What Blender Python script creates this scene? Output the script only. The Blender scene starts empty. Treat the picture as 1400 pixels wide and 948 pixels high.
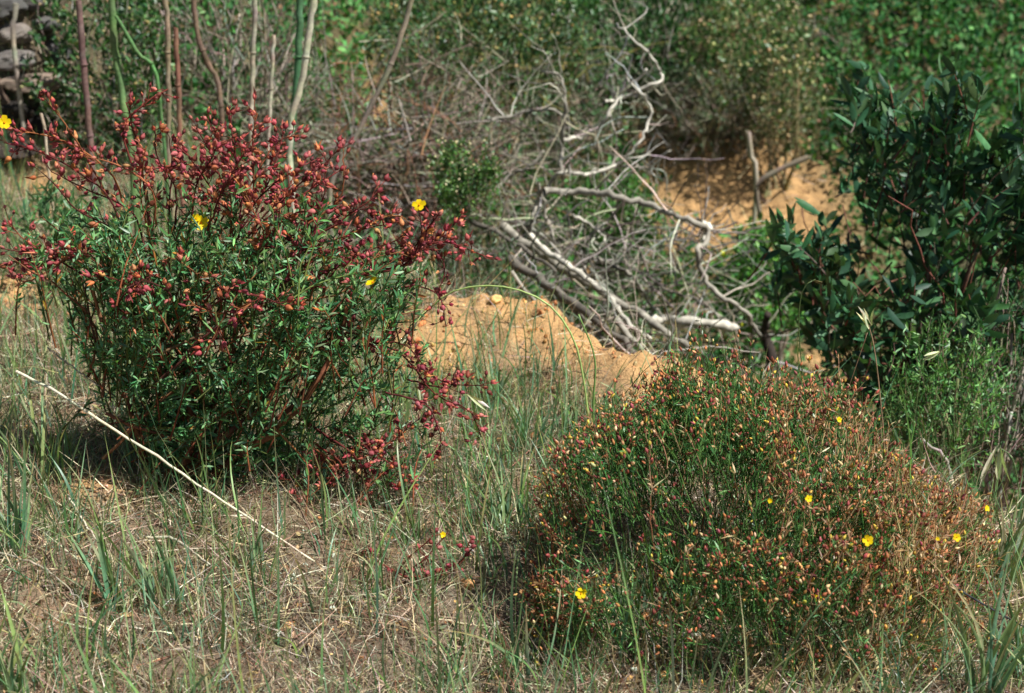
import bpy, math, random
import numpy as np
R = np.random.default_rng(7); random.seed(7)
scene = bpy.context.scene; COL = scene.collection
# ------------------------------------------------------------------ camera model (pixels of a 1400x948 frame)
CH, PITCH, LENS = 1.1, math.radians(20), 50.0
F = 1400*LENS/36.0
def ray(u, v):
    x = (u-700)/F; y = -(v-474)/F
    c, s = math.cos(PITCH), math.sin(PITCH)
    return np.array([x, c+y*s, -s+y*c])
def at(u, v, Y):
    d = ray(u, v); return np.array([0, 0, CH]) + d*(Y/d[1])
def srgb(r, g, b):
    f = lambda c: (c/255/12.92 if c <= 10 else ((c/255+.055)/1.055)**2.4)
    return (f(r), f(g), f(b))
# ------------------------------------------------------------------ noise and terrain
def _hash(ix, iy, s):
    n = (ix.astype(np.int64)*374761393 + iy.astype(np.int64)*668265263 + s*982451653) & 0x7fffffff
    n = ((n ^ (n >> 13))*1274126177) & 0x7fffffff
    return ((n ^ (n >> 16)) & 0xffff)/65535.0
def vnoise(x, y, s=0):
    ix, iy = np.floor(x), np.floor(y); fx, fy = x-ix, y-iy
    fx = fx*fx*(3-2*fx); fy = fy*fy*(3-2*fy)
    a, b = _hash(ix, iy, s), _hash(ix+1, iy, s); c, d = _hash(ix, iy+1, s), _hash(ix+1, iy+1, s)
    return a+(b-a)*fx+(c-a)*fy+(a-b-c+d)*fx*fy
def fbm(x, y, f, o=4, s=0):
    t, a, n = 0, 1, 0
    for k in range(o):
        t = t+a*(vnoise(x*f, y*f, s+k)-.5); n += a; a *= .5; f *= 2.03
    return t/n*2
def sm(t): t = np.clip(t, 0, 1); return t*t*(3-2*t)
EX = [-6, -2.5, -1.2, -.4, -.04, .31, .84, 1.5, 4]; EY = [7, 5.8, 4.7, 3.4, 3.16, 2.75, 2.2, 1.8, 1.2]
def height(x, y, fine=True):
    x = np.asarray(x, float); y = np.asarray(y, float)
    e = np.interp(x, EX, EY) + .10*fbm(x, y, 1.7, 3, 11)
    d = y-e
    s = sm((x+1.1)/.8)
    h = -.05*x + .05*fbm(x, y, 1.1, 3, 3)
    h = h + .05*s*np.exp(-((d+.18)/.28)**2)*sm((y-1.7)/1.0)*(1-sm((x-.35)/.3))
    h = h - .85*s*sm(d/.65)
    h = h + .55*(1-s)*sm((y-4.3)/1.3)
    g = y-(5.6-.35*np.clip(x, -2, 3))
    h = h + .45*np.log1p(np.exp(np.clip(g*3, -30, 30)))/3*np.where(y < 14, 1, 14/np.maximum(y, 1))
    h = h + .16*fbm(x, y, .55, 3, 21)*sm((y-4)/2)
    if fine:
        h = h + .035*fbm(x, y, 7, 4, 5) + .012*np.abs(fbm(x, y, 30, 3, 6)) + (.10*fbm(x, y, 4, 4, 91)+.03*np.abs(fbm(x, y, 14, 3, 92)))*np.exp(-(d/.4)**2)
        h = h + sm((-1.36-x)/.22)*(.95*sm((y-4.25-.12*fbm(x, y, 3, 3, 71))/.45)+.06*fbm(x, y, 6, 3, 72)*sm((y-4)/.3))
    return h
TS_ = np.r_[np.arange(.9, 6, .008), np.arange(6, 60, .05)]
def hit(u, v):
    P = np.array([0, 0, CH])+ray(u, v)*TS_[:, None]
    k = np.argmax(P[:, 2] < height(P[:, 0], P[:, 1]))
    return P[k]
def ground(x, y): return np.array([x, y, float(height(x, y))])
# ------------------------------------------------------------------ mesh builder
class MB:
    def __init__(s): s.v = []; s.f = []; s.c = []; s.n = 0
    def add(s, V, Fq, C):
        V = np.asarray(V, float).reshape(-1, 3)
        s.v.append(V); s.f.append(np.asarray(Fq)+s.n); s.c.append(np.asarray(C, float).reshape(-1, 3)); s.n += len(V)
        return s
    def build(s, name, mat, parent=None, smooth=True):
        V = np.concatenate(s.v); Q = np.concatenate(s.f); C = np.concatenate(s.c)
        me = bpy.data.meshes.new(name); o = bpy.data.objects.new(name, me)
        org = np.zeros(3); q = parent
        while q is not None: org += np.array(q.location); q = q.parent
        V = V-org
        me.vertices.add(len(V)); me.vertices.foreach_set('co', V.astype(np.float32).ravel())
        me.loops.add(Q.size); me.loops.foreach_set('vertex_index', Q.astype(np.int32).ravel())
        me.polygons.add(len(Q)); me.polygons.foreach_set('loop_start', np.arange(0, Q.size, 4, dtype=np.int32))
        me.update(calc_edges=True)
        me.polygons.foreach_set('use_smooth', np.full(len(Q), smooth))
        a = me.color_attributes.new('col', 'FLOAT_COLOR', 'POINT')
        a.data.foreach_set('color', np.concatenate([np.clip(C, 0, 1), np.ones((len(C), 1))], 1).astype(np.float32).ravel())
        me.materials.append(mat); COL.objects.link(o); o.parent = parent
        return o
def unit(a): a = np.asarray(a, float); return a/np.maximum(np.linalg.norm(a, axis=-1, keepdims=True), 1e-9)
def rvec(n): return unit(R.normal(size=(n, 3)))
def ribbons(P, D, L, W, C, bend=None, seg=4, prof='leaf', side=None, fold=0.0, tipcol=None):
    P = np.asarray(P, float); n = len(P); D = unit(D); L = np.broadcast_to(L, n).astype(float); W = np.broadcast_to(W, n).astype(float)
    bend = np.zeros((n, 3)) if bend is None else np.asarray(bend, float)
    if side is None: side = rvec(n)
    S = unit(np.cross(D, side)); t = np.linspace(0, 1, seg+1)
    if prof == 'leaf': w = np.sin(np.pi*np.clip(t*.93+.05, 0, 1))**.75; w[-1] = .04
    elif prof == 'oval': w = np.sqrt(np.clip(1-(2*t*.98-.98+.01)**2, .003, 1)); w[0] = .12
    elif prof == 'petal': w = np.array([.25, .6, .95, 1., .7])[:seg+1]
    else: w = (1-t**2.2)*.97+.03
    path = P[:, None]+D[:, None]*(L[:, None]*t)[..., None]+bend[:, None]*(L[:, None]*t**2)[..., None]
    off = S[:, None]*(W[:, None]*.5*w)[..., None]
    if fold:
        nrm = unit(np.cross(S, D)); up = nrm[:, None]*(W[:, None]*.5*w*fold)[..., None]
        V = np.stack([path-off+up, path, path+off+up], 2); k = 3
    else: V = np.stack([path-off, path+off], 2); k = 2
    m = (seg+1)*k; q = []
    for i in range(seg):
        for j in range(k-1): a = i*k+j; q.append([a, a+1, a+k+1, a+k])
    Q = (np.arange(n)*m)[:, None, None]+np.array(q)[None]
    C = np.broadcast_to(np.asarray(C, float), (n, 3)); CC = np.repeat(C[:, None], m, 1)
    if tipcol is not None:
        tt = np.repeat(t, k)[None, :, None]**2; CC = CC*(1-tt)+np.broadcast_to(np.asarray(tipcol, float), (n, 3))[:, None]*tt
    return V.reshape(-1, 3), Q.reshape(-1, 4), CC.reshape(-1, 3)
def tubes(paths, rad, C, m=5, cap=True):
    paths = np.asarray(paths, float)
    if paths.ndim == 2: paths = paths[None]
    n, K, _ = paths.shape; rad = np.broadcast_to(np.asarray(rad, float), (n, K))
    T = unit(np.gradient(paths, axis=1)); ref = np.where(np.abs(T[:, :1, 2:3]) > .8, np.array([1., .13, 0]), np.array([.1, 0, 1.]))
    A = unit(np.cross(T, np.broadcast_to(ref, T.shape))); B = np.cross(T, A)
    an = np.arange(m)*2*np.pi/m
    V = paths[:, :, None]+rad[..., None, None]*(A[:, :, None]*np.cos(an)[:, None]+B[:, :, None]*np.sin(an)[:, None])
    q = []
    for i in range(K-1):
        for j in range(m): j2 = (j+1) % m; q.append([i*m+j, i*m+j2, (i+1)*m+j2, (i+1)*m+j])
    if cap and m >= 4:
        b = (K-1)*m
        for j in range(1, m-2, 2): q.append([b, b+j, b+j+1, b+j+2]) if j+2 < m else None
    Q = (np.arange(n)*K*m)[:, None, None]+np.array(q)[None]
    C = np.asarray(C, float)
    if C.ndim == 1: C = np.broadcast_to(C, (n, 3))
    if C.ndim == 2: C = np.repeat(C[:, None], K, 1)
    return V.reshape(-1, 3), Q.reshape(-1, 4), np.repeat(C, m, 1).reshape(-1, 3)
def blobs(P, D, L, W, C, tipcol=None, m=7, prof=None):
    prof = prof or [(0, .15), (.08, .62), (.28, .98), (.5, .95), (.72, .6), (.9, .22), (1.0, .03)]
    P = np.asarray(P, float); n = len(P); D = unit(D); S = unit(np.cross(D, rvec(n))); B = np.cross(D, S)
    L = np.broadcast_to(L, n); W = np.broadcast_to(W, n); K = len(prof)
    t = np.array([p[0] for p in prof]); r = np.array([p[1] for p in prof]); an = np.arange(m)*2*np.pi/m
    ring = S[:, None]*np.cos(an)[None, :, None]+B[:, None]*np.sin(an)[None, :, None]
    V = P[:, None, None]+D[:, None, None]*(L[:, None]*t)[:, :, None, None]+ring[:, None]*(W[:, None]*.5*r)[:, :, None, None]
    q = []
    for i in range(K-1):
        for j in range(m): j2 = (j+1) % m; q.append([i*m+j, i*m+j2, (i+1)*m+j2, (i+1)*m+j])
    Q = (np.arange(n)*K*m)[:, None, None]+np.array(q)[None]
    C = np.broadcast_to(np.asarray(C, float), (n, 3)); CC = np.repeat(C[:, None], K, 1)
    if tipcol is not None: CC = CC.copy(); w = (t**4)[None, :, None]; CC = CC*(1-w)+np.asarray(tipcol)*w
    return V.reshape(-1, 3), Q.reshape(-1, 4), np.repeat(CC, m, 1).reshape(-1, 3)
def curve(pts, k=14, wob=0.0):
    pts = np.asarray(pts, float); n = len(pts)
    s = np.r_[0, np.cumsum(np.linalg.norm(np.diff(pts, axis=0), axis=1))]; t = np.linspace(0, s[-1], k)
    P = np.vstack([2*pts[0]-pts[1], pts, 2*pts[-1]-pts[-2]]); out = []
    for a in t:
        i = min(max(np.searchsorted(s, a, 'right')-1, 0), n-2); f = (a-s[i])/max(s[i+1]-s[i], 1e-9)
        p0, p1, p2, p3 = P[i:i+4]
        out.append(.5*(2*p1+(p2-p0)*f+(2*p0-5*p1+4*p2-p3)*f*f+(3*p1-p0-3*p2+p3)*f**3))
    out = np.array(out)
    if wob: out[1:-1] += R.normal(size=(k-2, 3))*wob
    return out
def cols(n, base, v=.18, h=.08):
    base = np.asarray(base, float)
    if base.ndim == 2: base = base[R.integers(0, len(base), n)]
    return np.clip(base*(1+R.normal(size=(n, 1))*v)*(1+R.normal(size=(n, 3))*h), .003, .95)
# ------------------------------------------------------------------ materials
def mat(name, rough=.6, transl=0.0, spec=.3, var=.25, scale=60, bump=0.0, stretch=None, vein=0):
    m = bpy.data.materials.new(name); m.use_nodes = True; N = m.node_tree.nodes; L = m.node_tree.links; N.clear()
    out = N.new('ShaderNodeOutputMaterial'); b = N.new('ShaderNodeBsdfPrincipled')
    a = N.new('ShaderNodeAttribute'); a.attribute_name = 'col'
    tc = N.new('ShaderNodeTexCoord'); mp = N.new('ShaderNodeMapping'); L.new(tc.outputs['Object'], mp.inputs[0])
    if stretch: mp.inputs['Scale'].default_value = stretch
    nz = N.new('ShaderNodeTexNoise'); nz.inputs['Scale'].default_value = scale; nz.inputs['Detail'].default_value = 4; L.new(mp.outputs[0], nz.inputs[0])
    mr = N.new('ShaderNodeMapRange'); mr.inputs['From Min'].default_value = .3; mr.inputs['From Max'].default_value = .7
    mr.inputs['To Min'].default_value = 1-var; mr.inputs['To Max'].default_value = 1+var; L.new(nz.outputs[0], mr.inputs[0])
    mx = N.new('ShaderNodeVectorMath'); mx.operation = 'SCALE'; L.new(a.outputs['Color'], mx.inputs[0]); L.new(mr.outputs[0], mx.inputs['Scale'])
    L.new(mx.outputs[0], b.inputs['Base Color']); b.inputs['Roughness'].default_value = rough; b.inputs['Specular IOR Level'].default_value = spec
    if bump:
        bp = N.new('ShaderNodeBump'); bp.inputs['Strength'].default_value = bump; bp.inputs['Distance'].default_value = .003
        L.new(nz.outputs[0], bp.inputs['Height']); L.new(bp.outputs[0], b.inputs['Normal'])
    if transl:
        t = N.new('ShaderNodeBsdfTranslucent'); ts = N.new('ShaderNodeVectorMath'); ts.operation = 'MULTIPLY'
        L.new(mx.outputs[0], ts.inputs[0]); ts.inputs[1].default_value = (1.1, 1.25, .6); L.new(ts.outputs[0], t.inputs[0])
        ms = N.new('ShaderNodeMixShader'); ms.inputs[0].default_value = transl
        L.new(b.outputs[0], ms.inputs[1]); L.new(t.outputs[0], ms.inputs[2]); L.new(ms.outputs[0], out.inputs[0])
    else: L.new(b.outputs[0], out.inputs[0])
    return m
M_LEAF = mat('leaf', .42, .22, .5, .25, 90)
M_GLOSS = mat('glossy_leaf', .48, .18, .4, .2, 60)
M_COVER = mat('hillside_leaf', .65, .2, .15, .25, 60)
M_DRY = mat('dry_straw', .75, .12, .15, .25, 120)
M_WOOD = mat('bark', .85, 0, .15, .4, 70, .6)
M_BLEACH = mat('bleached_wood', .85, 0, .2, .35, 40, .8, (1, 1, 1))
M_BUD = mat('bud', .6, .1, .25, .4, 260)
M_PETAL = mat('petal', .55, .25, .2, .08, 90)
M_STONE = mat('stone', .9, 0, .2, .3, 25, .8)
# soil
def soil():
    m = bpy.data.materials.new('soil'); m.use_nodes = True; N = m.node_tree.nodes; L = m.node_tree.links; b = N['Principled BSDF']
    tc = N.new('ShaderNodeTexCoord'); a = N.new('ShaderNodeAttribute'); a.attribute_name = 'col'
    def nz(s, d): n = N.new('ShaderNodeTexNoise'); n.inputs['Scale'].default_value = s; n.inputs['Detail'].default_value = d; n.inputs['Roughness'].default_value = .65; L.new(tc.outputs['Object'], n.inputs[0]); return n
    n1, n2 = nz(14, 8), nz(160, 4)
    def mr(n, lo, hi): r = N.new('ShaderNodeMapRange'); r.inputs[1].default_value = .3; r.inputs[2].default_value = .7; r.inputs[3].default_value = lo; r.inputs[4].default_value = hi; L.new(n.outputs[0], r.inputs[0]); return r
    mu = N.new('ShaderNodeMath'); mu.operation = 'MULTIPLY'; L.new(mr(n1, .72, 1.2).outputs[0], mu.inputs[0]); L.new(mr(n2, .7, 1.3).outputs[0], mu.inputs[1])
    sc = N.new('ShaderNodeVectorMath'); sc.operation = 'SCALE'; L.new(a.outputs['Color'], sc.inputs[0]); L.new(mu.outputs[0], sc.inputs['Scale'])
    L.new(sc.outputs[0], b.inputs['Base Color']); b.inputs['Roughness'].default_value = .95; b.inputs['Specular IOR Level'].default_value = .1
    bp = N.new('ShaderNodeBump'); bp.inputs['Strength'].default_value = .9; bp.inputs['Distance'].default_value = .006
    ad = N.new('ShaderNodeMath'); ad.operation = 'ADD'; L.new(n1.outputs[0], ad.inputs[0]); L.new(n2.outputs[0], ad.inputs[1])
    L.new(ad.outputs[0], bp.inputs['Height']); L.new(bp.outputs[0], b.inputs['Normal'])
    return m
M_SOIL = soil()
# ------------------------------------------------------------------ scene helpers
def tag(o, label=None, cat=None, group=None, kind=None):
    if label: o['label'] = label
    if cat: o['category'] = cat
    if group: o['group'] = group
    if kind: o['kind'] = kind
    return o
def thing(name, label, cat, loc, group=None):
    o = bpy.data.objects.new(name, None); COL.objects.link(o); o.location = [float(c) for c in loc]; o.empty_display_size = .05
    return tag(o, label, cat, group)
# ------------------------------------------------------------------ terrain mesh
ORANGE, TAN, GREY, FARG = np.array([.52, .31, .135]), np.array([.25, .18, .12]), np.array([.15, .12, .085]), np.array([.10, .095, .045])
def bare(x, y):
    """how bare the soil is, 0..1 (bank, slips, little clearings)"""
    e = np.interp(x, EX, EY); d = y-e
    bank = np.exp(-((d+.05)/.25)**2)*sm((x+.30)/.16)*(1-sm((x-.42)/.15))*(y > 2.4)
    b = bank*1.15
    for (u, v, r) in BARE: b = np.maximum(b, np.exp(-(((x-u)**2+((y-v)*.7)**2)/r**2))*1.1)
    return np.clip(b*(1+.5*fbm(x, y, 22, 3, 33))+.30*fbm(x, y, 6, 3, 31), 0, 1)
BARE = []
for (u, v, r) in [(985, 255, .42), (1085, 290, .25), (1140, 500, .12), (140, 655, .07), (60, 255, .10), (20, 400, .12), (95, 300, .10), (540, 210, .12), (400, 480, .08), (585, 480, .12)]:
    p = hit(u, v); BARE.append((p[0], p[1], r))
def grid():
    def ax(lo, hi, n, flo, fhi, fn):
        return np.unique(np.r_[-np.geomspace(abs(flo)-lo*0, abs(lo), n)[::-1] if lo < 0 else [], np.linspace(flo, fhi, fn), np.geomspace(abs(fhi), hi, n)])
    xs = ax(-80, 80, 40, -3.2, 3.2, 460); ys = np.unique(np.r_[-np.geomspace(.5, 80, 30)[::-1], np.linspace(-.5, .8, 25), np.linspace(.8, 7, 460), np.linspace(7, 12, 90), np.geomspace(12, 120, 50)])
    X, Y = np.meshgrid(xs, ys); Z = height(X, Y); nx, ny = len(xs), len(ys)
    b = bare(X, Y)[..., None]; far = sm((Y-4.2)/1.2)[..., None]; left = sm((-.9-X)/.6)[..., None]
    n = sm(fbm(X, Y, 3, 4, 41)*.9+.5)[..., None]
    base = (TAN*n+GREY*(1-n)); base = base*(1-far)+(FARG*.7+GREY*.3)*far
    C = base*(1-b)+ORANGE*(1+.15*fbm(X, Y, 12, 3, 9)[..., None])*b
    i = np.arange(nx-1)[None]+np.arange(ny-1)[:, None]*nx
    Q = np.stack([i, i+1, i+nx+1, i+nx], -1).reshape(-1, 4)
    m = MB(); m.add(np.stack([X, Y, Z], -1), Q, C); o = m.build('hillside_ground', M_SOIL); tag(o, 'orange and brown soil of the slope, gully and far hillside', 'ground', kind='structure')
grid()
# ------------------------------------------------------------------ generic bits
def norm_noise(n, s): return R.normal(size=(n, 3))*s
def scatter_ground(n, x0, x1, y0, y1, dens=None):
    x = R.uniform(x0, x1, n); y = R.uniform(y0, y1, n)
    keep = (np.abs(x) < .45*y+.35)
    if dens is not None: keep &= R.uniform(size=n) < dens(x, y)
    x, y = x[keep], y[keep]
    return np.stack([x, y, height(x, y)], 1)
GREENS = [srgb(92, 140, 78), srgb(108, 152, 96), srgb(84, 134, 100), srgb(120, 152, 80)]
BLUEG = [srgb(104, 152, 116), srgb(88, 136, 108), srgb(126, 164, 118), srgb(142, 168, 108), srgb(150, 166, 128)]
STRAW = [srgb(198, 182, 152), srgb(156, 138, 114), srgb(122, 100, 82), srgb(222, 210, 184), srgb(128, 92, 70), srgb(100, 86, 72), srgb(156, 126, 102), srgb(162, 154, 134), srgb(216, 196, 156)]
def near_dens(x, y):
    e = np.interp(x, EX, EY); return np.clip(1-1.1*bare(x, y), .09, 1)*(y < e+.12)*np.clip(.8+.8*fbm(x, y, 9, 3, 13), .3, 1)
# dry litter: straws lying and leaning on the ground
def litter():
    P = scatter_ground(300000, -2.2, 1.6, .9, 5.0, near_dens); n = len(P)
    D = unit(np.stack([R.normal(size=n), R.normal(size=n)*.9, np.abs(R.normal(size=n))*.42], 1))
    L = R.gamma(3, .010, n)+.010; L = np.where(R.uniform(size=n) < .04, L*2.4, L); m = MB()
    m.add(*ribbons(P+[0, 0, 1]*R.uniform(0, .016, (n, 1)), D, L, R.uniform(.0007, .0021, n), cols(n, STRAW, .28), bend=norm_noise(n, .3)*[1, 1, .4], seg=2, prof='blade'))
    P = scatter_ground(26000, -2.2, 1.6, .9, 5.0, near_dens); n = len(P); m.add(*ribbons(P+[0, 0, .008], unit(rvec(n)*[1, 1, .35]), R.uniform(.006, .02, n), R.uniform(.003, .007, n), cols(n, [srgb(150, 120, 90), srgb(110, 84, 62), srgb(190, 160, 120), srgb(84, 64, 50)]), seg=3, prof='oval', bend=norm_noise(n, .4), fold=.4))
    tag(m.build('dry_grass_litter', M_DRY), 'mat of broken dry straw covering the sunny slope', 'dry grass', kind='stuff')
    P = scatter_ground(170000, -2.2, 1.6, .9, 5.0, near_dens); n = len(P)
    D = unit(np.stack([R.normal(size=n)*.5, R.normal(size=n)*.5, np.ones(n)], 1)); m = MB()
    m.add(*ribbons(P, D, R.gamma(3, .0125, n)+.008, R.uniform(.0007, .0019, n), cols(n, STRAW+[srgb(136, 140, 112), srgb(118, 126, 106), srgb(150, 150, 126)], .25), bend=norm_noise(n, .45), seg=2, prof='blade'))
    tag(m.build('standing_dry_grass', M_DRY), 'short brown dead grass standing all over the near slope', 'dry grass', kind='stuff')
litter()
def green_grass():
    def dens(x, y): return near_dens(x, y)*np.clip(.42+.7*fbm(x, y, 3, 3, 77)+1.0*fbm(x, y, 12, 2, 78)+.9*np.exp(-((x+.0)/.32)**2-((y-2.65)/.5)**2)+.25*(x < -.35), .03, 1)
    m = MB()
    def put(nn, l0, sc, wd, lean, seg, tips):
        P = scatter_ground(nn, -2.2, 1.6, .9, 5.0, dens); n = len(P)
        D = unit(np.stack([R.normal(size=n)*lean, R.normal(size=n)*lean, np.ones(n)], 1))
        m.add(*ribbons(P, D, R.gamma(4, sc, n)+l0, R.uniform(*wd, n), cols(n, BLUEG+GREENS, .2), bend=norm_noise(n, .25)-[0, 0, .1], seg=seg, prof='blade', tipcol=cols(n, tips), fold=0))
    tips = [srgb(140, 152, 86), srgb(96, 138, 96), srgb(180, 158, 110)]
    put(120000, .008, .0085, (.001, .0024), .35, 3, tips)
    put(56000, .03, .016, (.0017, .0036), .2, 5, tips)
    put(15000, .05, .023, (.0027, .0056), .16, 7, tips)
    P = scatter_ground(50000, -2.2, 1.6, .9, 5.0, dens); n = len(P)
    m.add(*ribbons(P+[0, 0, .006], unit(rvec(n)*[1, 1, .5]+[0, 0, .4]), R.uniform(.005, .013, n), R.uniform(.002, .005, n), cols(n, [srgb(96, 124, 80), srgb(128, 142, 108), srgb(84, 120, 68)]), seg=2))
    tag(m.build('green_grass', M_LEAF), 'sparse blue green grass growing through the dry litter', 'grass', kind='stuff')
green_grass()
# far slope cover and gully cover
def cover():
    x = R.uniform(-4, 5, 150000); y = R.uniform(3.2, 11, 150000)
    e = np.interp(x, EX, EY)
    k = (y > e+.15)&(np.abs(x) < .45*y+.4)&(R.uniform(size=len(x)) < np.clip(.75+.7*fbm(x, y, 1.6, 3, 55), .12, 1)*np.clip(1-1.25*bare(x, y), 0, 1))
    x, y = x[k], y[k]; n = len(x); z = height(x, y); g = fbm(x, y, .8, 3, 61)
    hgt = np.abs(R.normal(size=n))*.09*(1+1.2*g)
    P = np.stack([x, y, z+hgt], 1)
    rep = 3; P = np.repeat(P, rep, 0)+norm_noise(n*rep, .02); nn = len(P)
    c = cols(nn, [srgb(70, 122, 64), srgb(86, 140, 76), srgb(58, 106, 62), srgb(104, 144, 84)], .25)
    gg = np.repeat(g, rep)[:, None]; c = c*(1+.35*gg)
    dry = R.uniform(size=nn) < .10; c[dry] = cols(dry.sum(), [srgb(150, 120, 80), srgb(130, 112, 86)])
    m = MB(); m.add(*ribbons(P, unit(rvec(nn)+[0, -.2, .5]), R.uniform(.02, .05, nn), R.uniform(.010, .024, nn), c, bend=norm_noise(nn, .2), seg=3, prof='oval'))
    tag(m.build('hillside_ground_cover', M_COVER), 'low green leafy growth covering the far side of the gully', 'ground cover', kind='stuff')
    x = R.uniform(-3.5, 5, 30000); y = R.uniform(3.2, 11, 30000); e = np.interp(x, EX, EY)
    k = (y > e)&(np.abs(x) < .45*y+.4); x, y = x[k], y[k]; n = len(x)
    m = MB(); P = np.stack([x, y, height(x, y)+R.uniform(0, .06, n)], 1)
    D = unit(np.stack([R.normal(size=n), R.normal(size=n), np.abs(R.normal(size=n))*.6], 1))
    m.add(*ribbons(P, D, R.gamma(3, .025, n)+.02, R.uniform(.002, .005, n), cols(n, STRAW+[srgb(120, 112, 100)], .25), bend=norm_noise(n, .3), seg=3, prof='blade'))
    tag(m.build('gully_dry_litter', M_DRY), 'grey brown dead stems littering the gully and far slope', 'dry grass', kind='stuff')
cover()
def gravel():
    P = scatter_ground(700, -.6, .9, 2.3, 3.9, lambda x, y: bare(x, y)*.7*(y < np.interp(x, EX, EY)+.25)); n = len(P); mc = MB(); w = R.gamma(2, .004, n)+.003
    mc.add(*blobs(P-[0, 0, .003], rvec(n), w*R.uniform(.8, 1.4, n), w, cols(n, [srgb(196, 146, 98), srgb(176, 124, 84), srgb(206, 166, 118)], .12), m=6, prof=[(0, .4), (.2, .9), (.5, 1), (.8, .75), (1, .3)]))
    tag(mc.build('soil_clods', M_STONE, None, False), 'lumps of pale orange earth strewn over the bank', 'clods', kind='stuff')
    P = scatter_ground(30000, -1.6, 1.3, 1.1, 4.2, lambda x, y: np.clip(bare(x, y)*.8+.10, 0, 1)*(y < np.interp(x, EX, EY)+.3)); n = len(P); m = MB(); w = R.gamma(2, .0018, n)+.0015
    m.add(*blobs(P-[0, 0, .001], rvec(n), w*R.uniform(.8, 1.5, n), w, cols(n, [srgb(214, 160, 100), srgb(190, 128, 78), srgb(168, 120, 84), srgb(222, 184, 132)], .12), m=5, prof=[(0, .4), (.3, 1), (.7, .9), (1, .3)]))
    tag(m.build('soil_crumbs', M_STONE, None, False), 'crumbs and grit of orange soil on the bare patches', 'gravel', kind='stuff')
gravel()
# ------------------------------------------------------------------ flowers
def flower(P, facing, size, parent):
    f = unit(np.asarray(facing, float)); a = unit(np.cross(f, [.3, .2, 1.])); b = np.cross(f, a); an = np.arange(5)*2*np.pi/5+R.uniform(0, 1.2)
    D = a*np.cos(an)[:, None]+b*np.sin(an)[:, None]+f*.25
    m = MB(); m.add(*ribbons(np.repeat([P], 5, 0), D, size*.5*R.uniform(.85, 1.1, 5), size*.40, cols(5, srgb(248, 214, 22), .06, .03), bend=np.repeat([f], 5, 0)*R.normal(size=(5, 1))*.18, seg=4, prof='petal', side=np.repeat([f], 5, 0), fold=.15))
    o = m.build('flower', M_PETAL, parent)
    c = MB(); c.add(*blobs([P], [f], size*.14, size*.16, srgb(230, 150, 20))); c.build('flower_centre', M_PETAL, o)
    return o
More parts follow.
